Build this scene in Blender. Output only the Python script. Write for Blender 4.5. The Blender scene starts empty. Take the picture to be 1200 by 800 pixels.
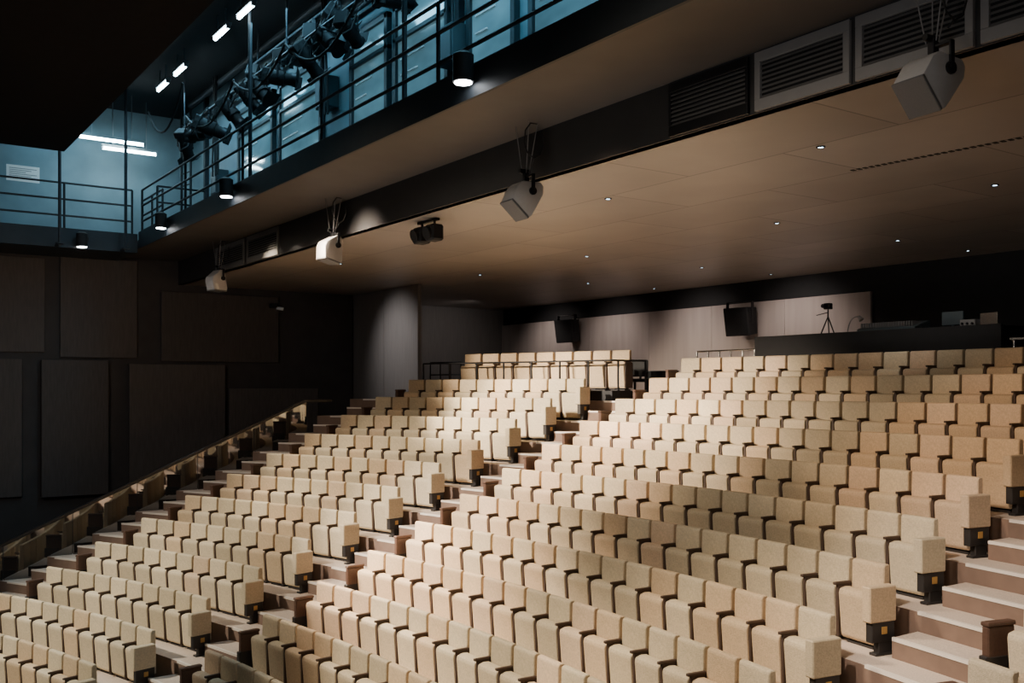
import bpy, bmesh, math, random
from mathutils import Vector, Matrix
random.seed(7)
C = bpy.context.scene.collection
H = 6.1                       # camera height above the lowest floor
F = 1152.0; HOR = 455.0
YAW = math.radians(55.2); SY, CY = math.sin(YAW), math.cos(YAW)
R = math.radians

def onY(u, v, Y):
    t = (u-600)/F; s = Y/(CY+SY*t)
    return Vector((s*(-SY+CY*t), Y, (HOR-v)*s/F+H))
def onX(u, v, X):
    t = (u-600)/F; s = X/(-SY+CY*t)
    return Vector((X, s*(CY+SY*t), (HOR-v)*s/F+H))
def proj(p):
    d = -SY*p[0]+CY*p[1]; r = CY*p[0]+SY*p[1]
    return 600+F*r/d, HOR-F*(p[2]-H)/d

# ---------------------------------------------------------------- materials
def M(name, col, rough=.6, metal=0., var=.15, scale=6., bump=0., bscale=150., rnd=0., spec=.4, stretch=None, ior=None):
    m = bpy.data.materials.new(name); m.use_nodes = True
    n = m.node_tree.nodes; l = m.node_tree.links; b = n['Principled BSDF']
    b.inputs['Roughness'].default_value = rough; b.inputs['Metallic'].default_value = metal
    b.inputs['Specular IOR Level'].default_value = spec
    if ior: b.inputs['IOR'].default_value = ior
    tc = n.new('ShaderNodeTexCoord'); src = tc.outputs['Object']
    if stretch:
        mp = n.new('ShaderNodeMapping'); mp.inputs['Scale'].default_value = stretch
        l.new(src, mp.inputs['Vector']); src = mp.outputs['Vector']
    nz = n.new('ShaderNodeTexNoise'); nz.inputs['Scale'].default_value = scale; nz.inputs['Detail'].default_value = 3
    l.new(src, nz.inputs['Vector'])
    mx = n.new('ShaderNodeMix'); mx.data_type = 'RGBA'
    mx.inputs['A'].default_value = (*[c*(1-var) for c in col], 1); mx.inputs['B'].default_value = (*[min(1, c*(1+var)) for c in col], 1)
    l.new(nz.outputs['Fac'], mx.inputs['Factor']); out = mx.outputs['Result']
    if rnd:
        oi = n.new('ShaderNodeObjectInfo'); mr = n.new('ShaderNodeMapRange')
        mr.inputs['To Min'].default_value = 1-rnd; mr.inputs['To Max'].default_value = 1+rnd
        l.new(oi.outputs['Random'], mr.inputs['Value'])
        hs = n.new('ShaderNodeHueSaturation'); l.new(mr.outputs['Result'], hs.inputs['Value']); l.new(out, hs.inputs['Color']); out = hs.outputs['Color']
    l.new(out, b.inputs['Base Color'])
    if bump:
        n2 = n.new('ShaderNodeTexNoise'); n2.inputs['Scale'].default_value = bscale; l.new(src, n2.inputs['Vector'])
        bp = n.new('ShaderNodeBump'); bp.inputs['Strength'].default_value = bump; bp.inputs['Distance'].default_value = .01
        l.new(n2.outputs['Fac'], bp.inputs['Height']); l.new(bp.outputs['Normal'], b.inputs['Normal'])
    return m
def EM(name, col, st):
    m = bpy.data.materials.new(name); m.use_nodes = True; b = m.node_tree.nodes['Principled BSDF']
    b.inputs['Base Color'].default_value = (*col, 1); b.inputs['Emission Color'].default_value = (*col, 1); b.inputs['Emission Strength'].default_value = st
    return m
FAB = {'cream': M('fabric_cream', (.62, .52, .365), .9, 0, .30, 45, .6, 110, .12, .2),
       'tan': M('fabric_tan', (.59, .445, .29), .9, 0, .30, 45, .6, 110, .12, .2),
       'peach': M('fabric_peach', (.62, .47, .325), .9, 0, .30, 45, .6, 110, .12, .2),
       'sand': M('fabric_sand', (.52, .43, .295), .9, 0, .30, 45, .6, 110, .12, .2)}
m_wood = M('brown_wood', (.10, .055, .038), .45, 0, .3, 5, 0, 0, 0, .4, (1, 8, 8))
m_arm = M('arm_wood', (.07, .043, .03), .6, 0, .2, 20)
m_metal = M('dark_metal', (.02, .02, .022), .45, .6, .2)
m_ped = M('pedestal_paint', (.032, .029, .028), .5, .2, .2)
m_black = M('matt_black', (.010, .010, .011), .75, 0, .3)
m_void = M('deep_black', (.008, .008, .010), .85, 0, .3, 6, 0, 0, 0, .15)
m_plate = M('orange_plate', (.48, .27, .07), .4, 0, .05)
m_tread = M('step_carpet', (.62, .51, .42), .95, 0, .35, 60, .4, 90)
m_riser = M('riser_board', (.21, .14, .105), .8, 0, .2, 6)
m_nose = M('nosing_strip', (.80, .72, .63), .6, 0, .08)
m_wall = M('dark_wall', (.042, .038, .037), .8, 0, .3, 2, .15, 30)
m_panel = M('acoustic_board', (.080, .070, .065), .7, 0, .3, 3, .1, 40, .25, .3, (8, 8, 1))
m_col = M('column_board', (.17, .158, .15), .7, 0, .2, 3, 0, 0, 0, .3, (6, 6, .5))
m_back = M('back_panel', (.36, .31, .285), .75, 0, .2, 1.2, 0, 0, 0, .3, (4, 1, .4))
m_steel = M('bridge_steel', (.022, .028, .034), .55, .2, .25, 4)
m_beam = M('bulkhead_paint', (.028, .027, .027), .6, 0, .2, 3)
m_under = M('bridge_soffit', (.075, .068, .064), .6, 0, .2, 2)
m_blue = M('gallery_wall', (.19, .285, .325), .6, 0, .35, 1.4)
m_frame = M('window_frame', (.025, .036, .042), .45, .1, .1)
m_lampbox = M('lamp_housing', (.3, .34, .36), .45, .1, .1)
m_box = M('box_paint', (.06, .08, .09), .5, .2, .1)
m_pane = M('window_glass', (.10, .20, .235), .08, .0, .85, 1.0, 0, 0, 0, .9, (.8, 1, 1.6))
_b = m_pane.node_tree.nodes['Principled BSDF']
m_pane.node_tree.links.new(_b.inputs['Base Color'].links[0].from_socket, _b.inputs['Emission Color']); _b.inputs['Emission Strength'].default_value = .5  # mottled pane tint also glows, standing in for reflections and room light
m_grey = M('speaker_grey', (.48, .46, .44), .6, 0, .08, 30, .5, 260)
m_grille = M('speaker_grille', (.16, .155, .15), .6, .2, .3, 180, .6, 300)
m_vent = M('vent_grey', (.21, .203, .20), .55, .1, .1)
m_paper = M('paper', (.8, .82, .82), .8, 0, .04)
m_glassb = M('dark_glass', (.020, .019, .018), .03, 0, .1, 1.2, 0, 0, 0, .5, None, 2.25)
m_rail = M('handrail_paint', (.05, .047, .045), .3, .5, .1)
m_chrome = M('chrome', (.6, .58, .55), .25, 1., .1)
m_tube = EM('tube_glow', (.70, .92, 1.0), 35)
m_lens = EM('lens_glow', (.95, .97, 1.0), 25)
m_dl = EM('downlight_glow', (.55, .78, 1.0), 11)
m_screen = EM('screen_glow', (.5, .6, .7), .5)
# ceiling boards
m_ceil = M('ceiling_boards', (.30, .265, .235), .40, 0, .22, .9)
nt = m_ceil.node_tree; bs = nt.nodes['Principled BSDF']; old = bs.inputs['Base Color'].links[0].from_socket
tc = nt.nodes.new('ShaderNodeTexCoord'); br = nt.nodes.new('ShaderNodeTexBrick')
br.inputs['Scale'].default_value = 1; br.inputs['Brick Width'].default_value = 3.0; br.inputs['Row Height'].default_value = 1.5
br.inputs['Mortar Size'].default_value = .012; br.inputs['Color1'].default_value = (1, 1, 1, 1); br.inputs['Color2'].default_value = (.78, .78, .78, 1); br.inputs['Mortar'].default_value = (.35, .35, .35, 1)
nt.links.new(tc.outputs['Object'], br.inputs['Vector'])
mu = nt.nodes.new('ShaderNodeMix'); mu.data_type = 'RGBA'; mu.blend_type = 'MULTIPLY'; mu.inputs['Factor'].default_value = 1
nt.links.new(old, mu.inputs['A']); nt.links.new(br.outputs['Color'], mu.inputs['B']); nt.links.new(mu.outputs['Result'], bs.inputs['Base Color'])

# ---------------------------------------------------------------- mesh helpers
def box(bm, x0, x1, y0, y1, z0, z1, bev=0., mi=0, seg=1, mat=None):
    t = bmesh.new(); bmesh.ops.create_cube(t, size=1)
    for v in t.verts: v.co = Vector(((x0+x1)/2+v.co.x*(x1-x0), (y0+y1)/2+v.co.y*(y1-y0), (z0+z1)/2+v.co.z*(z1-z0)))
    if bev: bmesh.ops.bevel(t, geom=t.edges[:], offset=bev, segments=seg, profile=.5, affect='EDGES')
    merge(bm, t, mat)
def merge(bm, t, mat=None):
    if mat is not None: bmesh.ops.transform(t, matrix=mat, verts=t.verts)
    me = bpy.data.meshes.new('tmp'); t.to_mesh(me); t.free(); bm.from_mesh(me); bpy.data.meshes.remove(me)
def tube(bm, p0, p1, r, r2=None, seg=12, mat=None):
    p0, p1 = Vector(p0), Vector(p1); d = p1-p0
    t = bmesh.new(); bmesh.ops.create_cone(t, cap_ends=True, segments=seg, radius1=r, radius2=r if r2 is None else r2, depth=d.length)
    bmesh.ops.transform(t, matrix=Matrix.Translation((p0+p1)/2) @ d.to_track_quat('Z', 'Y').to_matrix().to_4x4(), verts=t.verts)
    merge(bm, t, mat)
def prism(bm, prof, x0, x1, bev=0., seg=1, mat=None):     # profile in (y,z), extruded along x
    t = bmesh.new()
    a = [t.verts.new((x0, y, z)) for y, z in prof]; b = [t.verts.new((x1, y, z)) for y, z in prof]
    n = len(prof); t.faces.new(a); t.faces.new(b[::-1])
    for i in range(n): t.faces.new((a[i], b[i], b[(i+1) % n], a[(i+1) % n]))
    bmesh.ops.recalc_face_normals(t, faces=t.faces)
    if bev: bmesh.ops.bevel(t, geom=t.edges[:], offset=bev, segments=seg, profile=.5, affect='EDGES')
    merge(bm, t, mat)
def mesh(name, bm, *mats, ang=35):
    me = bpy.data.meshes.new(name); bmesh.ops.recalc_face_normals(bm, faces=bm.faces); bm.to_mesh(me); bm.free()
    for m in mats: me.materials.append(m)
    me.polygons.foreach_set('use_smooth', [True]*len(me.polygons)); me.set_sharp_from_angle(angle=R(ang)); me.update()
    return me
def link(name, me, parent=None, loc=None, rz=0.):
    o = bpy.data.objects.new(name, me); C.objects.link(o)
    if parent: o.parent = parent
    if loc is not None: o.location = loc
    if rz: o.rotation_euler = (0, 0, rz)
    return o
def obj(name, bm, mat, parent=None, loc=None, rz=0.): return link(name, mesh(name, bm, *(mat if isinstance(mat, (list, tuple)) else [mat])), parent, loc, rz)
def tag(o, label=None, cat=None, group=None, kind=None):
    if label: o['label'] = label
    if cat: o['category'] = cat
    if group: o['group'] = group
    if kind: o['kind'] = kind
    return o
def thing(name, label, cat, loc=(0, 0, 0), rz=0., group=None):
    o = bpy.data.objects.new(name, None); C.objects.link(o); o.location = loc; o.rotation_euler = (0, 0, rz); o.empty_display_size = .1
    return tag(o, label, cat, group)
def struct(name, bm, mat, label, cat): return tag(obj(name, bm, mat), label, cat, None, 'structure')
def B(*a, **k):
    bm = bmesh.new(); box(bm, *a, **k); return bm
ORD = ['zeroth', 'first', 'second', 'third', 'fourth', 'fifth', 'sixth', 'seventh', 'eighth', 'ninth', 'tenth', 'eleventh', 'twelfth', 'thirteenth', 'fourteenth', 'fifteenth', 'sixteenth', 'seventeenth', 'eighteenth']

# ---------------------------------------------------------------- rake geometry
XC, RAD, P, RISE, Y0 = -10.58, 25., .905, .416, 5.85
def sag(x): return RAD-math.sqrt(RAD*RAD-(x-XC)**2)
def rowY(k, x): return Y0+P*k-sag(x)
def ang(x): return math.atan(-(x-XC)/math.sqrt(RAD*RAD-(x-XC)**2))
def zt(k): return H-4.43+RISE*k
KT = 10
XL, XR = -23.1, 3.0
xs = [XL+(XR-XL)*i/60 for i in range(61)]
bm = bmesh.new()
def quad(pts, mi):
    f = bm.faces.new([bm.verts.new(p) for p in pts]); f.material_index = mi
for k in range(-4, KT+1):
    z = zt(k); zp = zt(k-1) if k > -4 else 0
    for a, b in zip(xs, xs[1:]):
        fa, fb = rowY(k, a)-.55, rowY(k, b)-.55
        ba, bb = (rowY(k+1, a)-.55, rowY(k+1, b)-.55) if k < KT else (19.1, 19.1)
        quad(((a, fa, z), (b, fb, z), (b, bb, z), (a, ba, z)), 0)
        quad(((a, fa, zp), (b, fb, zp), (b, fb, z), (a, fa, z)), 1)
    for x in (XL, XR):
        f = rowY(k, x)-.55; b = rowY(k+1, x)-.55 if k < KT else 19.1
        quad(((x, f, 0), (x, b, 0), (x, b, z), (x, f, z)), 1)
AIS = [(-16.24, -15.02), (-6.06, -4.88), (-22.75, -21.85)]
for a0, a1 in AIS:
    for k in range(-3, KT+1):
        z0, z1 = zt(k-1), zt(k-1)+RISE/2
        for i in range(4):
            a = a0+(a1-a0)*i/4; b = a0+(a1-a0)*(i+1)/4
            fa, fb = rowY(k, a)-.55, rowY(k, b)-.55
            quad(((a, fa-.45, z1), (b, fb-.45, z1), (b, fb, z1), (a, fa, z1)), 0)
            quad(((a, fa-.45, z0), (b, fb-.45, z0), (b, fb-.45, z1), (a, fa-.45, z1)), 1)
        for x in (a0, a1):
            f = rowY(k, x)-.55; quad(((x, f-.45, z0), (x, f, z0), (x, f, z1), (x, f-.45, z1)), 1)
bmesh.ops.remove_doubles(bm, verts=bm.verts, dist=.0005)
struct('floor', bm, [m_tread, m_riser], 'stepped carpeted auditorium floor with stair aisles', 'floor')
bm = bmesh.new(); box(bm, -28.2, 6, -8, 19.4, -.2, 0)
box(bm, -28, XL, 12.95, 19.1, 0, zt(KT))
struct('floor_lower', bm, m_wall, 'dark flat floor below the raked seating', 'floor')
for i, (a0, a1) in enumerate(AIS):
    bm = bmesh.new()
    for k in range(-3, KT+1):
        for dz, dy in ((0, 0), (-RISE/2, -.45)):
            fa, fb = rowY(k, a0)-.55+dy, rowY(k, a1)-.55+dy
            z = zt(k)+dz
            vs = [bm.verts.new(p) for p in ((a0, fa-.004, z-.03), (a1, fb-.004, z-.03), (a1, fb-.004, z+.006), (a0, fa-.004, z+.006), (a1, fb+.04, z+.006), (a0, fa+.04, z+.006))]
            bm.faces.new(vs[:4]); bm.faces.new((vs[3], vs[2], vs[4], vs[5]))
    struct('trim_%d' % (i+1), bm, m_nose, ['pale step edges of the stairs between left and centre blocks', 'pale step edges of the stairs at the right', 'pale step edges of the stairs beside the glass balustrade'][i], 'trim')

# ---------------------------------------------------------------- seats
PITCH = .506
bm = bmesh.new()
prism(bm, [(.060, .18), (.078, .87), (.092, .895), (.150, .90), (.163, .885), (.175, .18)], -.230, .230, .010, 1)
back_bm = bm
bm = bmesh.new()
prism(bm, [(-.095, .09), (-.132, .54), (-.120, .585), (-.05, .605), (.035, .60), (.052, .585), (.045, .07), (-.06, .05)], -.219, .219, .010, 1)
seat_bm = bm
back_me, seat_me = {}, {}
for t in FAB:
    back_me[t] = mesh('backrest', back_bm.copy(), FAB[t], ang=8); seat_me[t] = mesh('seat', seat_bm.copy(), FAB[t], ang=8)
bm = bmesh.new(); box(bm, -.16, .16, .05, .16, .0, .22, .01); box(bm, -.19, .19, -.04, .18, 0, .03, .008); box(bm, -.19, .19, .05, .14, .09, .18, .01)
ped_me = mesh('pedestal', bm, m_ped)
bm = bmesh.new(); box(bm, .234, .272, -.12, .15, .06, .62, .006); box(bm, .231, .275, -.16, .08, .62, .65, .005)
arm_me = mesh('armrest', bm, m_arm)
endr_me = {t: mesh('end_panel', B(-.06, .06, -.31, .06, .35, .72, .012), FAB[t], ang=8) for t in FAB}
bm = bmesh.new(); box(bm, -.045, .045, -.27, .05, .14, .355, .008); box(bm, -.04, .04, -.17, .02, .02, .15, .008); box(bm, -.05, .05, -.22, .06, 0, .03, .006)
endp_me = mesh('end_pedestal', bm, m_ped)
plate_me = mesh('number_plate', B(.046, .053, -.14, -.065, .225, .30, .002), m_plate)
bm = bmesh.new(); box(bm, -.04, .04, -.24, .08, .28, .62, .012); box(bm, -.046, .046, -.25, .09, .62, .66, .01)
endl_me = mesh('end_panel', bm, m_wood)
EO = PITCH/2+.105

def put_seat(x, k, tone, label, group, left_end=False, right_end=False, dz=0., dy=0.):
    y = rowY(k, x)+dy; z = zt(k)+dz; a = ang(x)
    u, v = proj((x, y, z+.5))
    if u < -50 or u > 1250 or v > 870: return None
    t = thing('theatre_seat', label, 'seat', (x, y, z), a, group)
    link('backrest', back_me[tone], t); link('seat', seat_me[tone], t); link('pedestal', ped_me, t)
    if not right_end: link('armrest', arm_me, t)
    if right_end:
        e = link('end_panel', endr_me[tone], t, (EO, 0, 0)); link('end_pedestal', endp_me, e); link('number_plate', plate_me, e)['label'] = 'small dull orange row plate'
    if left_end:
        e = link('end_panel', endl_me, t, (-EO, 0, 0)); link('end_pedestal', endp_me, e); e['label'] = 'dark brown wooden end panel'
    return t
def arcrow(x0, n):                # seat centres walking left along the arc from the right hand end panel
    out = []; x = x0-EO*math.cos(ang(x0))
    for i in range(n):
        out.append(x); x -= PITCH*math.cos(ang(x))
    return out
def pick(x, k, block):  # fabric tones vary by chance; the weights also copy the light pools
    if block == 'left':
        w = (.55, .18, .07, .20) if k < 7 else (.40, .30, .15, .15)
    else:
        q = (x-XC)
        if q < -1.8: w = (.36, .24, .32, .08)
        elif q < 2.2: w = (.32, .20, .10, .38) if k < 7 else (.25, .35, .2, .2)
        else: w = (.38, .26, .12, .24) if k < 6 else (.14, .50, .26, .10)
    return random.choices(('cream', 'tan', 'peach', 'sand'), w)[0]
for k in range(9, -4, -1):
    X = arcrow(-16.37, 10)
    for i, x in enumerate(X):
        t = pick(x, k, 'left')
        put_seat(x, k, t, '%s theatre seat, %s from left in %s row from top, left block' % (t, ORD[10-i], ORD[10-k]), 'seats of the left block', i == 9, i == 0)
for k in range(KT, -3, -1):
    X = arcrow(-6.19, 17)
    for i, x in enumerate(X):
        t = pick(x, k, 'centre')
        put_seat(x, k, t, '%s theatre seat, %s from left in %s row from top, centre block' % (t, ORD[17-i], ORD[KT+1-k]), 'seats of the centre block', i == 16, i == 0)
for k in (3, 4):
    for i in range(4):
        x = -4.44+PITCH*.97*i; t = ['cream', 'tan'][i % 2]
        put_seat(x, k, t, '%s theatre seat, %s from the stairs in %s row at lower right corner' % (t, ORD[i+1], ['the front', 'the rear'][k-3]), 'seats right of the stairs', i == 0)
# raised row
bm = bmesh.new()
px = [-21.35+(5.2)*i/8 for i in range(9)]
for a, b in zip(px, px[1:]):
    za, zb = zt(KT), zt(KT)+.22
    ya0, yb0, ya1, yb1 = rowY(KT, a)-.42, rowY(KT, b)-.42, rowY(KT, a)+.7, rowY(KT, b)+.7
    v = [bm.verts.new(p) for p in ((a, ya0, za), (b, yb0, za), (b, yb1, za), (a, ya1, za), (a, ya0, zb), (b, yb0, zb), (b, yb1, zb), (a, ya1, zb))]
    for q in ((4, 5, 6, 7), (0, 1, 5, 4), (2, 3, 7, 6)): bm.faces.new([v[j] for j in q])
    if a == px[0]: bm.faces.new([v[j] for j in (0, 3, 7, 4)])
    if b == px[-1]: bm.faces.new([v[j] for j in (1, 2, 6, 5)])
struct('floor_platform', bm, m_metal, 'low dark platform under the raised row at the top left', 'platform')
PITCH = .525
for i, x in enumerate(arcrow(-16.1, 9)):
    put_seat(x, KT, 'tan', 'tan theatre seat, %s from left in the raised row behind the guard rail' % ORD[9-i], 'seats of the raised top row', False, False, .22, .1)

def guard(name, label, pts, h, nposts, rails=(1.0, .55), r=.018, mat=None, group=None, cat='railing'):
    mat = mat or m_metal
    o = Vector(pts[0]); t = thing(name, label, cat, o, 0, group)
    L = [Vector(p)-o for p in pts]
    seglen = [(b-a).length for a, b in zip(L, L[1:])]; tot = sum(seglen)
    def at(s):
        for a, b, q in zip(L, L[1:], seglen):
            if s <= q+1e-6: return a.lerp(b, s/q)
            s -= q
        return L[-1]
    for i in range(nposts):
        p = at(tot*i/(nposts-1)); bm = bmesh.new(); tube(bm, p, p+Vector((0, 0, h)), r); tube(bm, p, p+Vector((0, 0, .015)), r*2.2)
        obj('post', bm, mat, t)
    for f in rails:
        bm = bmesh.new()
        for a, b in zip(L, L[1:]): tube(bm, a+Vector((0, 0, h*f)), b+Vector((0, 0, h*f)), r*.9)
        obj('rail', bm, mat, t)
    return t
zp = zt(KT)+.22
guard('guard_rail', 'slim dark guard rail in front of the raised seat row', [(x, rowY(KT, x)-.36, zp) for x in (-21.3, -19.6, -17.9, -16.2)]+[(-16.2, rowY(KT, -16.2)+.6, zp)], .66, 9, (1.0,), .022)
guard('guard_rail', 'dark metal guard rail left of the raised seat row', [(-22.55, 13.05, zt(KT)), (-21.6, 13.4, zt(KT))], .95, 4, (1., .66, .33))
guard('guard_rail', 'chrome guard rail beside the left end of the control desk', [(-15.5, 15.75, zt(KT)), (-13.85, 15.75, zt(KT))], 1.08, 6, (1., .8, .6), .02, m_chrome)

# balustrade by the left wall
bx = -22.95
t = thing('glass_balustrade', 'dark reflective glass balustrade with sloping handrail along the left side', 'balustrade', (bx, 0, 0))
def hz(y): return H-3.30+.440*(y-2.94)
bm = bmesh.new(); prism(bm, [(0.2, hz(.2)-.02), (9.7, hz(9.7)-.02), (10.4, hz(9.7)-.02), (10.4, hz(9.7)+.05), (9.7, hz(9.7)+.05), (.2, hz(.2)+.05)], -.04, .04, .008); obj('handrail', bm, m_rail, t)
for i in range(7):
    a = .3+1.35*i; b = a+1.335
    bm = bmesh.new(); prism(bm, [(a, hz(a)-1.15), (b, hz(b)-1.15), (b, hz(b)-.03), (a, hz(a)-.03)], -.008, .008); obj('glass_panel', bm, m_glassb, t)

# ---------------------------------------------------------------- shell
XW = -26.0
struct('wall_left', B(XW-.2, XW, -8, 12.45, 0, H+7.0), m_wall, 'dark side wall behind the left balustrade', 'wall')
bm = bmesh.new(); box(bm, XW-.2, -24.15, 12.5, 12.6, 0, H+2.7); box(bm, -24.13, -22.25, 12.5, 12.6, 0, H+2.7)
struct('wall_column', bm, m_col, 'grey boarded wall return at the end of the left side wall', 'wall')
struct('wall_recess', B(-28.2, -28, 12.6, 19.2, 0, H+2.7), m_col, 'dark grey wall of the recess behind the grey wall return', 'wall')
struct('wall_back', B(-28.2, 6, 19.1, 19.3, 0, H+2.75), m_black, 'black back wall, unlit band under the ceiling coloured in', 'wall')  # the black also stands in for the unlit band above the cladding
bm = bmesh.new()
e = [-28, -25.6, -23.2, -20.6, -18.2, -15.8, -13.4]
for a, b in zip(e, e[1:]): box(bm, a+.004, b-.004, 19.03, 19.1, zt(KT), H+2.16, .003)
struct('trim_4', bm, m_back, 'grey taupe boards cladding the back wall', 'wall cladding')
struct('ceiling', B(-28.2, 6, 7.5, 19.3, H+2.7, H+2.82), m_ceil, 'brown boarded ceiling over the seats', 'ceiling')
struct('trim_5', B(XW, 6, 7.48, 7.62, H+2.7, H+3.3), m_beam, 'black bulkhead face at the front edge of the ceiling', 'bulkhead')
struct('wall_upper', B(XW, 6, 7.5, 7.7, H+3.5, H+7.0), m_blue, 'blue lit wall behind the lighting bridge', 'wall')
struct('ceiling_upper', B(XW, 6, 3.9, 7.7, H+7.0, H+7.2), m_black, 'black ceiling over the lighting bridge', 'ceiling')
struct('ceiling_front', B(-22, 8, -8, 4.0, H+4.9, H+7.0), m_void, 'black underside of the stage side ceiling', 'ceiling')
struct('wall_gallery', B(XW, XW+.04, -8, 7.5, H+3.5, H+7.0), m_blue, 'blue lit wall behind the side gallery', 'wall')
# bridge and side gallery
t = thing('lighting_bridge', 'long steel lighting bridge crossing in front of the ceiling', 'bridge', (-10, 6.75, H+3.3))
obj('deck', B(XW+10.05, 16, -.75, .72, 0, .2), [m_under], t)
obj('toe_board', B(XW+12.1, 16, -.79, -.75, -.02, .36), m_steel, t)
t = thing('side_gallery', 'steel gallery deck along the blue lit left wall', 'gallery', (-25, 2, H+3.2))
obj('deck', B(-.94, 1, -9, 3.95, 0, .3), m_steel, t); obj('toe_board', B(1, 1.04, -9, 3.95, -.02, .42), m_steel, t)
guard('bridge_railing', 'steel railing along the front of the lighting bridge', [(-23.9, 6.04, H+3.5), (3.4, 6.04, H+3.5)], 1.15, 9, (1., .68, .36), .026, m_steel)
guard('gallery_railing', 'steel railing of the gallery on the left wall', [(-24.05, -3, H+3.5), (-24.05, 5.85, H+3.5)], 1.15, 7, (1., .68, .36), .026, m_steel)
guard('gate_railing', 'steel gate rail closing the bridge end at the side gallery', [(-23.2, 6.2, H+3.5), (-23.2, 7.3, H+3.5)], 1.15, 3, (1., .68, .36), .026, m_steel)
guard('walkway_railing', 'second steel railing on the wall side of the gallery corner', [(-25.3, 6.4, H+3.5), (-23.5, 6.4, H+3.5)], 1.15, 3, (1., .68, .36), .026, m_steel)
for i, (x, y) in enumerate(((-23.6, 5.6), (-23.6, 4.2), (-17.0, 6.15), (-11.3, 6.15))):
    bm = bmesh.new(); z0 = 3.5 if y > 6 else 3.2
    tube(bm, (0, 0, 0), (0, 0, 7.0-z0), .035, seg=12); tube(bm, (0, 0, 0), (0, 0, .03), .09)
    if y < 6: tube(bm, (0, 0, 0), (-.5, 0, .02), .04)
    o = obj('steel_post', bm, m_steel, None, (x, y, H+z0))
    tag(o, ['tall steel post at the corner of gallery and bridge', 'tall steel post on the gallery edge nearest the stage', 'tall steel post on the bridge beside the first spotlights', 'tall steel post on the bridge between the middle windows'][i], 'post', 'steel posts of the bridge')
# windows
wx = [(-21.3, -19.2), (-18.9, -16.8), (-15.6, -14.2), (-14.0, -12.3), (-11.8, -10.6), (-10.3, -8.7)]
for i, (a, b) in enumerate(wx):
    z0, z1 = H+4.4, H+6.1
    bm = bmesh.new()
    for q in ((a, b, z0, z0+.10), (a, b, z1-.10, z1), (a, a+.10, z0, z1), (b-.10, b, z0, z1), (a, b, z0+1.1, z0+1.17)):
        box(bm, q[0], q[1], 7.40, 7.5, q[2], q[3], .005)
    w = struct('window_%d' % (i+1), bm, m_frame, '%s dark framed bridge window from the left' % ORD[i+1], 'window')
    obj('pane', B(a+.05, b-.05, 7.45, 7.48, z0+.05, z1-.05), m_pane, w)
    for q in range(2):
        obj('reflection_line', B(a+.2, (a+b)/2-.1+.2*q, 7.43, 7.445, z0+.55+.25*q, z0+.57+.25*q), m_paper, w)  # pale strips stand in for light lines reflected on the pane
# uprights between the windows
ex = [-23.6, -12.05, -8.4]
bm = bmesh.new()
for x in ex: box(bm, x-.06, x+.06, 7.40, 7.5, H+3.5, H+7.0, .006)
struct('trim_6', bm, m_steel, 'dark uprights between the windows of the bridge wall', 'trim')
# conduit along the upper wall
for z, lb in ((4.2, 'lower'), (6.4, 'upper')):
    bm = bmesh.new(); tube(bm, (-12, 0, 0), (12, 0, 0), .045)
    for q in range(-11, 12, 2): box(bm, q-.03, q+.03, -.02, .06, -.06, .06)
    tag(obj('conduit_pipe', bm, m_steel, None, (-13.5, 7.33, H+z)), '%s steel conduit along the blue wall of the bridge' % lb, 'pipe')
# junction boxes on the wall
for i, (x, z) in enumerate(((-22.3, 4.7), (-16.4, 5.3), (-12.05, 4.9), (-7.6, 4.8))):
    t = thing('junction_box', ['dark junction box left of the first bridge window', 'dark junction box between the second and third bridge windows', 'dark junction box beside the fourth bridge window', 'dark junction box right of the last bridge window'][i], 'electrical box', (x, 7.39, H+z), 0, 'junction boxes on the bridge wall')
    obj('case', B(-.2, .2, -.18, .1, -.28, .28, .01), m_box, t); obj('door', B(-.17, .17, -.195, -.18, -.25, .25, .004), m_box, t)
    bm = bmesh.new(); tube(bm, (.08, -.1, .28), (.08, -.1, 1.3), .02); tube(bm, (-.08, -.1, .28), (-.08, -.1, 1.3), .02); obj('conduit', bm, m_steel, t)
# overhead pipes and rigging
for i, (y, z, r) in enumerate(((4.5, 6.75, .06), (5.0, 6.5, .04), (7.2, 6.85, .07))):
    bm = bmesh.new(); tube(bm, (-8, 0, 0), (9, 0, 0), r)
    for q in range(-7, 9, 3): tube(bm, (q, 0, 0), (q, 0, 6.99-z), .012)
    tag(obj('overhead_pipe', bm, m_steel, None, (-16, y, H+z)), ['thick overhead pipe nearest the stage ceiling edge', 'thin overhead pipe between stage ceiling and bridge', 'thick overhead pipe close to the blue bridge wall'][i], 'pipe')
bm = bmesh.new()
for s in (-.25, .25): tube(bm, (s, 0, 0), (s, 0, 3.25), .03)
for q in range(10): tube(bm, (-.25, 0, .25+.3*q), (.25, 0, .25+.3*q), .018, seg=6)
tag(obj('steel_ladder', bm, m_steel, None, (-24.2, 7.15, H+3.5), R(8)), 'steel ladder in the corner of gallery and bridge', 'ladder')
# cable bundles dropping from the ceiling
for i, x in enumerate((-21.9, -16.0)):
    bm = bmesh.new()
    for q in range(4):
        a = (.05*q-.08, .03*(q % 2), 0); pts = [Vector((a[0]+.06*math.sin(s*.9+q), a[1], 3.49-s*.37)) for s in range(7)]
        for c, d in zip(pts, pts[1:]): tube(bm, c, d, .02, seg=6)
    tag(obj('cable_bundle', bm, m_black, None, (x, 7.1, H+3.5)), ['black cable bundle hanging left of the first bridge window', 'black cable bundle hanging between second and third bridge windows'][i], 'cable', 'cable bundles of the bridge')

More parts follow.
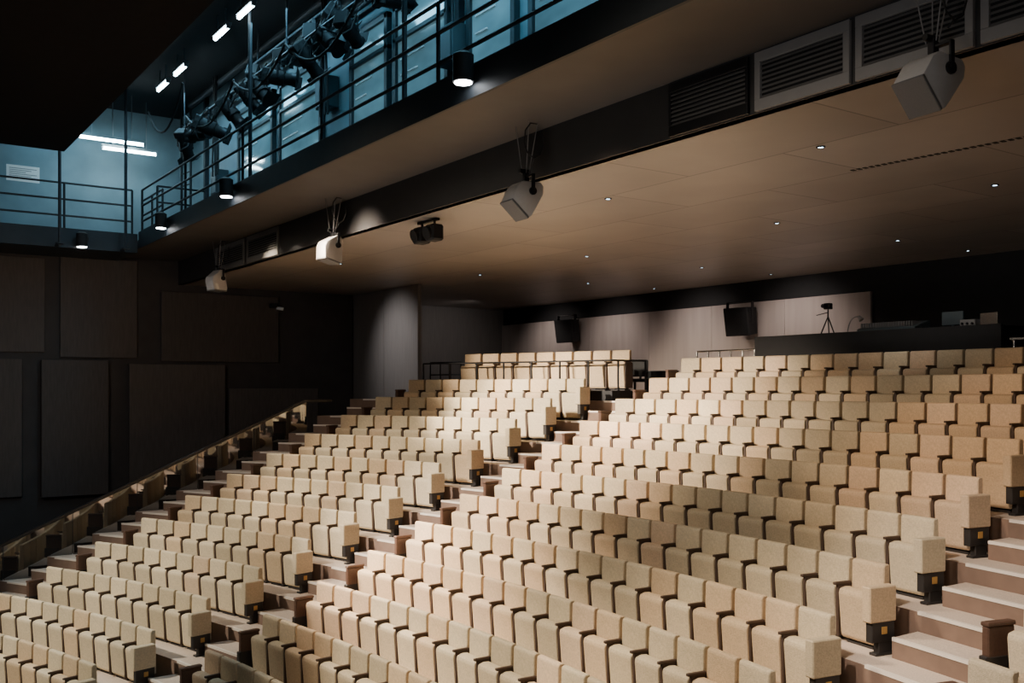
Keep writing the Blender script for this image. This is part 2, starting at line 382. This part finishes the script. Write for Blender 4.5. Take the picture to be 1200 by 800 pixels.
# acoustic panels on side wall
for i, (u0, u1, v0, v1, th, lb) in enumerate([
        (-30, 25, 420, 583, .10, 'dark acoustic panel at the left picture edge above the handrail'),
        (47, 125, 422, 580, .20, 'tall dark acoustic panel, second from the left edge, lower tier'),
        (150, 262, 427, 570, .14, 'large dark acoustic panel in the middle of the lower tier'),
        (70, 160, 303, 419, .07, 'dark acoustic panel under the gallery, upper tier'),
        (188, 325, 345, 424, .09, 'wide dark acoustic panel in the upper tier beside the rear corner'),
        (-40, 52, 300, 412, .05, 'dark acoustic panel in the upper tier at the left picture edge'),
        (268, 372, 455, 545, .05, 'low dark acoustic panel behind the top of the balustrade')]):
    p0, p1 = onX(u0, (v0+v1)/2, XW), onX(u1, (v0+v1)/2, XW); za = onX((u0+u1)/2, v1, XW).z; zb = onX((u0+u1)/2, v0, XW).z
    o = obj('acoustic_panel', B(0, th, -(p1.y-p0.y)/2, (p1.y-p0.y)/2, 0, zb-za, .008), m_panel, None, (XW+.003, (p0.y+p1.y)/2, za))
    tag(o, lb, 'wall panel', 'acoustic panels on the left wall')

# vents
for i, (a, b, lit) in enumerate(((-22.9, -21.0, 2), (-20.8, -19.0, 2), (-7.75, -6.64, 0), (-6.55, -5.46, 1), (-5.40, -4.31, 1), (-4.25, -3.16, 1))):
    t = thing('air_vent', ['leftmost dark louvred vent on the bulkhead', 'second dark louvred vent on the bulkhead from the left', 'black louvred vent just left of the grey framed vents', 'first grey framed louvred vent from the left', 'grey framed louvred vent above the right hanging speaker', 'grey framed vent at the top right corner'][i], 'vent', ((a+b)/2, 7.48, H+2.99), 0, 'bulkhead vents')
    w = (b-a)/2; m = m_vent if lit else m_metal; bm = bmesh.new(); g = .07 if lit else .03; top = .29; bot = -.28
    box(bm, -w, w, -.04, 0, bot, -.17, .004); box(bm, -w, w, -.04, 0, .19, top, .004); box(bm, -w, -w+g, -.04, 0, -.17, .19, .004); box(bm, w-g, w, -.04, 0, -.17, .19, .004)
    obj('frame', bm, m if lit < 2 else m_grille, t); obj('backing', B(-w+g, w-g, -.008, -.002, -.17, .19), m_black, t)
    bm = bmesh.new()
    for q in range(8):
        z = -.155+.046*q; prism(bm, [(-.035, z-.012), (-.030, z-.014), (-.006, z+.014), (-.011, z+.016)], -w+g, w-g)
    obj('louvre', bm, m_grille, t)

# hanging grey speakers
def hang_speaker(loc, rz, label, tilt):
    t = thing('hanging_speaker', label, 'loudspeaker', loc, rz, 'grey speakers along the ceiling edge')
    mt = Matrix.Rotation(tilt, 4, 'X')
    bm = bmesh.new(); prism(bm, [(-.235, .0), (-.12, .165), (-.04, .215), (.21, .185), (.25, .13), (.23, .03), (.03, -.22), (-.02, -.25)], -.15, .15, .022, 2, mat=mt); cab = obj('cabinet', bm, m_grey, t)
    bm = bmesh.new(); prism(bm, [(-.247, -.012), (-.04, -.257), (-.018, -.236), (-.222, .008)], -.153, .153, .006, mat=mt); obj('grille', bm, m_grille, cab)
    bm = bmesh.new(); box(bm, -.03, .03, .02, .09, .14, .36, .006); tube(bm, (.14, .06, .09), (.175, .06, .09), .05, seg=16); box(bm, .160, .178, .035, .085, .08, .30, .004); box(bm, -.02, .178, .035, .085, .28, .305, .004); tube(bm, (0, -.04, .36), (0, .1, .36), .028); obj('bracket', bm, m_metal, t)
    top = H+3.3-loc[2]-.005
    for dx, dy in ((-.16, .0), (.16, .0), (-.08, .14), (.1, .16)):
        bm = bmesh.new(); tube(bm, (dx*.3, .03+dy*.3, .33), (dx, dy, top), .006, seg=6); obj('cable', bm, m_vent, t)
    bm = bmesh.new(); pts = [Vector((.2, .05+.14*math.cos(a), top-.24+.22*math.sin(a))) for a in [R(70+q*40) for q in range(9)]]
    for a, b in zip(pts, pts[1:]): tube(bm, a, b, .008, seg=6)
    tube(bm, (.14, .05, .4), (.2, .05, top-.45), .008, seg=6); obj('cable_loop', bm, m_black, t)
for u, v, rz, lb, ti in ((1088, 98, R(-8), 'grey hanging speaker at upper right in front of the grey vents', R(0)),
                     (612, 234, R(-5), 'grey hanging speaker at the middle of the ceiling edge', R(8)),
                     (387, 294, R(8), 'grey hanging speaker right of the leftmost one', R(35)),
                     (254, 331, R(15), 'leftmost grey hanging speaker near the side wall', R(48))):
    p = onY(u, v, 7.1); hang_speaker(p, rz, lb, ti)

# twin spot on ceiling
p = onY(502, 252, 7.9)
t = thing('twin_floodlight', 'black twin floodlight under the front edge of the ceiling', 'light', (p.x, p.y, H+2.7))
bm = bmesh.new(); box(bm, -.3, .3, -.04, .04, -.04, 0, .006); tube(bm, (-.2, 0, -.04), (-.2, 0, -.12), .02); tube(bm, (.2, 0, -.04), (.2, 0, -.12), .02); obj('bracket', bm, m_metal, t)
for s in (-1, 1):
    bm = bmesh.new(); box(bm, s*.2-.13, s*.2+.13, -.12, .1, -.36, -.1, .03); tube(bm, (s*.2, -.10, -.23), (s*.2, -.16, -.25), .1, .11, 16); obj('lamp_head', bm, m_black, t)

# ceiling downlights
rowsY = [9.1, 12.7, 16.0, 18.3]; colsX = [-19.6, -15.6, -10.7, -7.05]
bmr = bmesh.new()
n = 16
for i in range(n):
    a, b = 2*math.pi*i/n, 2*math.pi*(i+1)/n
    for r0, r1, z0, z1 in ((.030, .052, -.012, -.012), (.052, .052, -.012, 0)):
        v = [bmr.verts.new(q) for q in ((r0*math.cos(a), r0*math.sin(a), z0), (r0*math.cos(b), r0*math.sin(b), z0), (r1*math.cos(b), r1*math.sin(b), z1), (r1*math.cos(a), r1*math.sin(a), z1))]
        bmr.faces.new(v)
bmesh.ops.remove_doubles(bmr, verts=bmr.verts, dist=1e-4)
ring_me = mesh('trim_ring', bmr, m_metal)
bm = bmesh.new(); tube(bm, (0, 0, -.008), (0, 0, 0), .033, seg=16); lens_me = mesh('lens', bm, m_dl)
for j, y in enumerate(rowsY):
    for i, x in enumerate(colsX):
        t = thing('downlight', 'small round ceiling downlight, %s from left in %s line from the front' % (ORD[i+1], ORD[j+1]), 'ceiling light', (x, y, H+2.7), 0, 'recessed ceiling downlights')
        link('trim_ring', ring_me, t); link('lens', lens_me, t)
# perforated slot
bm = bmesh.new()
for q in range(34): box(bm, -1.4+.083*q, -1.4+.083*q+.045, -.035, .035, -.006, 0)
tag(obj('air_slot', bm, m_black, None, (-6.2, 10.5, H+2.699), R(4)), 'dotted black air slot in the ceiling boards', 'air slot')

# bridge cylinder lights
for i, (x, y, z) in enumerate(((-9.33, 5.82, 3.42), (-17.3, 5.82, 3.42), (-21.5, 5.82, 3.42), (-23.8, 4.7, 3.2))):
    t = thing('cylinder_light', ['black cylinder lamp under the bridge, nearest the camera', 'black cylinder lamp on the bridge edge, second from right', 'black cylinder lamp on the bridge edge near the gallery', 'black cylinder lamp under the gallery corner'][i], 'lamp', (x, y, H+z), 0, 'cylinder lamps on the bridge edge')
    bm = bmesh.new(); tube(bm, (0, 0, 0), (0, 0, .3), .12, seg=24); tube(bm, (0, 0, .3), (0, 0, .34), .12, .06, 24); box(bm, -.03, .03, 0, .14, .14, .22, .005); obj('housing', bm, m_black, t)
    bm = bmesh.new(); tube(bm, (0, 0, -.012), (0, 0, .001), .10, seg=24); obj('lens', bm, m_lens, t)

# fluorescent lamps
def batten(p, rz, L, label):
    t = thing('fluorescent_lamp', label, 'lamp', p, rz, 'fluorescent lamps over the bridge')
    bm = bmesh.new(); box(bm, -L/2, L/2, -.06, .06, .04, .1, .006); box(bm, -L/2, -L/2+.04, -.04, .04, -.02, .05); box(bm, L/2-.04, L/2, -.04, .04, -.02, .05)
    tube(bm, (-L*.3, 0, .1), (-L*.3, 0, H+7-p[2]), .012); tube(bm, (L*.3, 0, .1), (L*.3, 0, H+7-p[2]), .012); obj('batten', bm, m_lampbox, t)
    bm = bmesh.new(); tube(bm, (-L/2+.03, 0, .012), (L/2-.03, 0, .012), .04, seg=12); obj('tube', bm, m_tube, t)
for x, lb in ((-16.8, 'fluorescent lamp over the bridge nearest the camera'), (-18.1, 'fluorescent lamp over the bridge, second from the near end'), (-20.7, 'fluorescent lamp over the bridge, third from the near end'), (-22.0, 'fluorescent lamp over the bridge at the far end')):
    batten((x, 6.0, H+6.6), 0, .8, lb)
batten((-24.5, 5.5, H+5.85), R(90), 1.5, 'bright fluorescent lamp above the side gallery')
batten((-24.9, 6.0, H+5.75), R(90), 1.3, 'second fluorescent lamp above the side gallery, against the wall')

# lighting bars and spotlights
def bar(x0, x1, y, z, label):
    bm = bmesh.new(); L = (x1-x0)/2; tube(bm, (-L, 0, 0), (L, 0, 0), .03)
    for q in range(3): tube(bm, (-L*.9+q*L*.9, 0, 0), (-L*.9+q*L*.9, 0, 6.98-z), .015)
    tag(obj('lighting_bar', bm, m_steel, None, ((x0+x1)/2, y, H+z)), label, 'lighting bar')
bar(-22.6, -9.5, 6.45, 5.75, 'steel pipe carrying spotlights above the bridge railing')
bar(-18.9, -11.2, 6.85, 6.35, 'higher steel pipe carrying spotlights close to the bridge wall')
def spotlight(x, y, z, rz, tilt, label, S):
    t = thing('stage_spotlight', label, 'spotlight', (x, y, H+z-.03), rz, 'spotlights hung on the bridge bars'); t.scale = (S, S, S)
    bm = bmesh.new(); box(bm, -.04, .04, -.04, .04, -.08, .05, .008); tube(bm, (0, 0, -.08), (0, 0, -.14), .015); obj('clamp', bm, m_metal, t)
    bm = bmesh.new()
    box(bm, -.19, .19, -.02, .02, -.16, -.14, .004); box(bm, -.2, -.185, -.025, .025, -.42, -.14, .004); box(bm, .185, .2, -.025, .025, -.42, -.14, .004); obj('yoke', bm, m_metal, t)
    mt = Matrix.Translation((0, 0, -.38)) @ Matrix.Rotation(tilt, 4, 'X')
    bm = bmesh.new(); tube(bm, (0, -.32, 0), (0, .12, 0), .15, .17, 20, mt); tube(bm, (0, .12, 0), (0, .28, 0), .13, .13, 20, mt); box(bm, -.14, .14, -.36, -.2, -.16, .16, .02, mat=mt); body = obj('body', bm, m_black, t)
    bm = bmesh.new(); tube(bm, (0, .28, 0), (0, .38, 0), .14, .16, 20, mt); obj('barrel', bm, m_metal, body)
    bm = bmesh.new(); box(bm, -.19, .19, .38, .392, .0, .24, mat=mt); box(bm, -.24, -.228, .32, .46, -.15, .15, mat=mt); obj('barn_door', bm, m_black, body)
    bm = bmesh.new(); pts = [Vector((0, -.3, -.4)), Vector((.1, -.42, -.62)), Vector((.22, -.3, -.5)), Vector((.24, -.1, -.1)), Vector((.25, 0, .02))]
    for a, b in zip(pts, pts[1:]): tube(bm, a, b, .014, seg=6)
    obj('power_cable', bm, m_black, t)
for i, x in enumerate([-21.9, -21.0, -20.2, -18.9, -17.9, -17.3, -16.4, -15.2, -14.3, -13.6, -12.2, -10.6]):
    spotlight(x, 6.45, 5.75, R(random.uniform(-75, 75)), R(random.uniform(-60, 10)), 'black stage spotlight on the lower bridge bar, %s from the left' % ORD[i+1], random.uniform(.75, .95))
for i, x in enumerate([-18.6, -17.0, -15.8, -14.8, -13.0, -11.6]):
    spotlight(x, 6.85, 6.35, R(random.uniform(-75, 75)), R(random.uniform(-60, 10)), 'black stage spotlight on the higher bridge bar, %s from the left' % ORD[i+1], random.uniform(.75, .95))
# sagging cables over the bridge
for i, (x0, x1, y, z, sg) in enumerate(((-21, -18, 6.2, 5.75, .5), (-18, -15.5, 6.2, 5.7, .4), (-15.5, -12.6, 6.2, 5.7, .6), (-12.6, -9.8, 6.2, 5.75, .45), (-22.8, -20.2, 5.9, 6.2, .7))):
    bm = bmesh.new(); pts = [Vector((x0+(x1-x0)*q/10, y, H+z-sg*(1-((q-5)/5)**2))) for q in range(11)]
    for a, b in zip(pts, pts[1:]): tube(bm, a, b, .022, seg=8)
    tag(obj('sagging_cable', bm, m_black), ['black cable sagging in front of the leftmost bridge window', 'black cable sagging in front of the second bridge window', 'black cable sagging in front of the middle bridge windows', 'black cable sagging beside the rightmost bridge windows', 'black cable sagging near the corner with the side gallery'][i], 'cable', 'cables over the bridge')
# paper notices
p = onX(27, 203, XW+.04)
bm = B(0, .004, -.36, .36, -.20, .18)
o = tag(obj('paper_notice', bm, m_paper, None, (XW+.041, p.y, p.z)), 'white paper notice taped to the blue gallery wall', 'notice')
bm = bmesh.new()
for q in range(6): box(bm, .004, .006, -.30, .30-(q % 3)*.12, .10-q*.045, .115-q*.045)
obj('print', bm, m_vent, o)

# back area
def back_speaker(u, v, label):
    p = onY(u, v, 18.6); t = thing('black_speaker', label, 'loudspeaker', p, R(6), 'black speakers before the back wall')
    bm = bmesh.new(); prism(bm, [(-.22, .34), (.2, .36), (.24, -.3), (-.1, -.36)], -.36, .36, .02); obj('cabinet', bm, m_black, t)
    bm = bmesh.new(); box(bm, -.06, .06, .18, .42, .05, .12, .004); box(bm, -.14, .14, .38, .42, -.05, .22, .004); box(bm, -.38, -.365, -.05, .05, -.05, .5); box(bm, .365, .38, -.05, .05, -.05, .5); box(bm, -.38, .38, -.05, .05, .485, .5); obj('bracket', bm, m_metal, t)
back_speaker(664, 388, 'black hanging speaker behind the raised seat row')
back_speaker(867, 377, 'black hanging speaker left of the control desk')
zf = zt(KT); dz_ = H+1.06
t = thing('control_desk', 'long black control desk behind the top seat row', 'desk', (-11.2, 16.1, zf))
obj('front_panel', B(-2.6, 2.6, -.42, -.37, 0, dz_-zf, .006), m_black, t)
obj('worktop', B(-2.6, 2.6, -.36, .45, dz_-zf-.07, dz_-zf-.03, .005), m_black, t)
for s in (-1, 1): obj('side_panel', B(s*2.58-.02, s*2.58+.02, -.37, .45, 0, dz_-zf-.02, .004), m_black, t)
top = dz_-.03
# camera tripod
t = thing('tripod_camera', 'small black camera on a tripod standing on the control desk', 'camera', (-12.3, 16.1, top))
for a in range(3):
    bm = bmesh.new(); tube(bm, (0, 0, .38), (.16*math.cos(a*2.1), .16*math.sin(a*2.1), 0), .012); obj('leg', bm, m_metal, t)
bm = bmesh.new(); tube(bm, (0, 0, .36), (0, 0, .52), .015); tube(bm, (0, 0, .46), (-.2, -.1, .41), .008); obj('column', bm, m_metal, t)
bm = bmesh.new(); box(bm, -.07, .07, -.06, .06, .52, .64, .012); tube(bm, (0, -.06, .58), (0, -.17, .58), .04, seg=16); obj('camera_body', bm, m_black, t)
# mixing console, laptop, monitor
t = thing('mixing_console', 'dark mixing console with faders on the control desk', 'mixer', (-10.9, 16.15, top))
bm = bmesh.new(); prism(bm, [(-.25, 0), (.25, 0), (.25, .20), (.2, .21), (-.25, .08)], -.6, .6, .01); obj('console_body', bm, m_box, t)
bm = bmesh.new()
for q in range(21): box(bm, -.55+.053*q, -.54+.053*q, -.2, .1, .09, .19)
obj('fader', bm, m_vent, t)
t = thing('laptop', 'open silver laptop at the right end of the control desk', 'laptop', (-8.95, 16.1, top), R(170))
obj('keyboard_base', B(-.17, .17, -.12, .12, 0, .02, .004), m_chrome, t)
bm = bmesh.new(); box(bm, -.17, .17, .12, .135, .02, .24, .004); lid = obj('lid', bm, m_chrome, t); obj('screen', B(-.155, .155, .116, .119, .035, .225), m_screen, lid)
t = thing('desk_monitor', 'flat black monitor in the middle of the control desk', 'monitor', (-9.75, 16.2, top))
bm = bmesh.new(); box(bm, -.2, .2, -.02, .02, .08, .32, .008); tube(bm, (0, 0, 0), (0, 0, .15), .02); box(bm, -.1, .1, -.08, .08, 0, .015, .004); obj('housing', bm, m_box, t)
obj('screen', B(-.18, .18, .021, .024, .10, .30), m_screen, t)
t = thing('desk_lamp', 'small gooseneck lamp on the control desk beside the tripod', 'lamp', (-11.85, 16.1, top))
bm = bmesh.new(); tube(bm, (0, 0, 0), (0, 0, .02), .07, seg=20); obj('base', bm, m_vent, t)
bm = bmesh.new(); pts = [Vector((.25*(q/6)**2, 0, .34*math.sin(q/6*1.7))) for q in range(7)]
for a, b in zip(pts, pts[1:]): tube(bm, a, b, .01, seg=8)
obj('gooseneck', bm, m_vent, t)
bm = bmesh.new(); tube(bm, (.25, 0, .34), (.31, 0, .27), .025, .05, 16); obj('lamp_shade', bm, m_vent, t)
t = thing('amplifier_rack', 'small grey rack of equipment on the control desk beside the laptop', 'equipment', (-9.35, 16.15, top), 0, 'small equipment racks')
obj('case', B(-.14, .14, -.18, .18, 0, .15, .01), m_vent, t); bm = bmesh.new()
for q in range(3): tube(bm, (-.09+.09*q, -.18, .08), (-.09+.09*q, -.20, .08), .02)
obj('knob', bm, m_black, t)
t = thing('equipment_table', 'metal equipment table right of the control desk', 'table', (-7.7, 16.0, zf))
obj('tabletop', B(-.75, .75, -.35, .35, 1.05, 1.09, .006), m_chrome, t)
for sx in (-.7, .7):
    for sy in (-.3, .3):
        bm = bmesh.new(); tube(bm, (sx, sy, 0), (sx, sy, 1.05), .02); obj('leg', bm, m_chrome, t)
t = thing('amplifier_rack', 'small grey rack of equipment on the metal table', 'equipment', (-7.9, 16.0, zf+1.09), 0, 'small equipment racks')
obj('case', B(-.3, .3, -.2, .2, 0, .16, .01), m_vent, t); bm = bmesh.new()
for q in range(4): tube(bm, (-.2+.13*q, -.2, .08), (-.2+.13*q, -.225, .08), .025)
obj('knob', bm, m_black, t)
# flight case and chair
p = onY(776, 440, 16.0)
t = thing('flight_case', 'black flight case on castors right of the raised row', 'case', (p.x, p.y, zf))
bm = B(-.30, .30, -.25, .25, .1, .68, .02); obj('box', bm, m_black, t)
bm = bmesh.new()
for sx in (-.25, .25):
    for sy in (-.18, .18): tube(bm, (sx-.02, sy, .05), (sx+.02, sy, .05), .05); tube(bm, (sx, sy, .05), (sx, sy, .11), .02)
obj('castor', bm, m_metal, t); bm = bmesh.new()
for z in (.12, .5, .66): box(bm, -.305, .305, -.255, .255, z, z+.02)
obj('edge_trim', bm, m_box, t)
p = onY(744, 440, 15.6)
t = thing('black_chair', 'black office chair between the raised row and the flight case', 'chair', (p.x, p.y, zf), R(15))
obj('seat', B(-.23, .23, -.23, .23, .42, .5, .03), m_black, t); obj('backrest', B(-.22, .22, .2, .26, .55, .95, .025), m_black, t)
bm = bmesh.new(); tube(bm, (0, .23, .45), (0, .25, .6), .03); obj('back_stem', bm, m_metal, t)
bm = bmesh.new(); tube(bm, (0, 0, .06), (0, 0, .43), .03)
for a in range(5): tube(bm, (0, 0, .08), (.28*math.cos(a*1.257), .28*math.sin(a*1.257), .04), .02); tube(bm, (.28*math.cos(a*1.257), .28*math.sin(a*1.257), 0), (.28*math.cos(a*1.257), .28*math.sin(a*1.257), .06), .025)
obj('star_base', bm, m_metal, t)
# wall camera
p = onX(326, 360, XW+.2); t = thing('wall_camera', 'small camera high on the dark left wall', 'camera', p)
bm = bmesh.new(); box(bm, -.19, .08, -.03, .03, .04, .08, .006); tube(bm, (.06, 0, .06), (.06, 0, 0), .02); box(bm, -.1, .1, -.22, -.06, -.02, .1, .01); obj('bracket', bm, m_black, t)
bm = bmesh.new(); tube(bm, (0.02, -.05, -.02), (.12, .1, -.05), .045, .045, 16); obj('camera_body', bm, m_paper, t)

# ---------------------------------------------------------------- lights
def spot(loc, target, e, col, angle, blend=.5, rad=.25):
    d = bpy.data.lights.new('spot', 'SPOT'); d.energy = e; d.color = col; d.spot_size = R(angle); d.spot_blend = blend; d.shadow_soft_size = rad
    o = bpy.data.objects.new('spot_lamp', d); C.objects.link(o); o.location = (loc[0], loc[1], loc[2]+H)
    o.rotation_euler = (Vector(target)-Vector(loc)).to_track_quat('-Z', 'Y').to_euler()
def area(loc, target, e, col, sx, sy):
    d = bpy.data.lights.new('area', 'AREA'); d.energy = e; d.color = col; d.shape = 'RECTANGLE'; d.size = sx; d.size_y = sy
    o = bpy.data.objects.new('area_lamp', d); C.objects.link(o); o.location = (loc[0], loc[1], loc[2]+H)
    o.rotation_euler = (Vector(target)-Vector(loc)).to_track_quat('-Z', 'Y').to_euler()
# general wash, from the stage side
for x in (-20, -13, -7): spot((x, 3.0, 3.4), (x+1.5, 9.0, -2.5), 560, (1, .85, .67), 88, 1.0, .8)
# pools on the lower and middle rows, from over the stage
spot((-19, -3.0, 3.6), (-18.8, 4.0, -3.9), 5600, (1, .91, .75), 50, 1.0)
spot((-22, 2.8, 4.2), (-18.6, 9.0, -1.9), 5200, (1, .86, .67), 36, .9, .6)
spot((-19, 2.8, 4.2), (-13.7, 7.6, -2.7), 27000, (1, .82, .64), 26, 1.0, .6)
spot((-19, 4.8, 3.0), (-13.4, 11.0, -1.0), 19000, (1, .80, .61), 28, 1.0, .6)
spot((-14, .5, 4.2), (-10.6, 5.6, -3.4), 7500, (1, .87, .69), 34, 1.0, .6)
spot((-12, 2.5, 4.2), (-7.6, 7.7, -2.7), 4200, (1, .83, .63), 30, 1.0, .6)
spot((-5, 2, 4.5), (-5.2, 9.6, -2.4), 3800, (1, .86, .73), 32, .8)
spot((-15.6, .5, 3.6), (-15.6, 8.6, -2.3), 9500, (1, .88, .75), 27, .9)
# pools on the upper rows, from under the bridge
spot((-18.5, 5.4, 2.9), (-17.3, 12.6, -.4), 10500, (1, .85, .67), 34, .8)
spot((-19.5, 5.4, 2.9), (-18.9, 14.0, .45), 4200, (1, .82, .62), 26, .6)
spot((-15.5, 5.4, 2.9), (-14.1, 13.4, -.1), 11000, (1, .82, .64), 30, 1.0, .5)
spot((-9.5, 5.4, 2.9), (-7.2, 12.0, -.6), 1500, (1, .70, .47), 40, 1.0)
# added unseen fills: camera side, ceiling bounce from below, bulkhead and left wall
spot((2, -2, 3.0), (-10, 9, -2.5), 550, (1, .88, .76), 62, .9, 1.5)
spot((-9, 4.9, -2.2), (-9.5, 9.8, 2.7), 540, (1, .92, .82), 84, 1.0, 1.2)
spot((-14, 4.9, -2.2), (-14, 10.2, 2.7), 380, (1, .90, .80), 92, 1.0, 1.2)
spot((-4, 3.2, 1.5), (-5.5, 7.5, 3.0), 75, (.95, .95, 1), 60, .8, .5)
spot((-16, 0, 2.0), (-26, 6.5, -.5), 560, (1, .90, .84), 75, 1.0, 1.5)
# back wall washers
for x, e in ((-25, 130), (-22, 130), (-18.6, 150), (-15.4, 170)): spot((x, 17.2, 2.5), (x, 19.1, .9), e, (1, .86, .79), 105, 1.0, .15)
spot((-23.4, 10.2, 2.4), (-23.3, 12.5, 1.0), 230, (1, .95, .95), 78, 1.0, .1)
spot((-25.0, 16.2, 2.5), (-28, 16.4, .9), 60, (1, .92, .88), 110, 1.0, .1)
spot((-10, 13.5, 2.55), (-10, 16.1, 1.0), 70, (1, .92, .85), 85, 1.0, .1)  # added unseen spot to bring out the desk equipment
# bridge cyan light
cy = (.28, .70, .98)
area((-18, 6.3, 6.5), (-18, 6.6, 3), 170, cy, 9, .4)
area((-10, 6.3, 6.5), (-10, 6.6, 3), 155, cy, 6, .4)
area((-24.6, 4.5, 6.5), (-25, 4.4, 3), 38, (.34, .75, 1), .8, 5)
for x, y, z in ((-9.33, 5.82, 3.38), (-17.3, 5.82, 3.38), (-21.5, 5.82, 3.38)):
    spot((x, y, z), (x, y, -5), 60, (.95, .97, 1), 110, .6, .1)
w = bpy.data.worlds.new('World'); bpy.context.scene.world = w; w.use_nodes = True
w.node_tree.nodes['Background'].inputs['Color'].default_value = (.58, .6, .66, 1); w.node_tree.nodes['Background'].inputs['Strength'].default_value = .02

cam = bpy.data.cameras.new('camera'); co = bpy.data.objects.new('camera', cam); C.objects.link(co)
co.location = (0, 0, H); co.rotation_euler = (R(90), 0, YAW)
cam.sensor_width = 36; cam.sensor_fit = 'HORIZONTAL'; cam.lens = F/1200*36; cam.shift_y = (HOR-400)/1200; cam.clip_end = 200
bpy.context.scene.camera = co
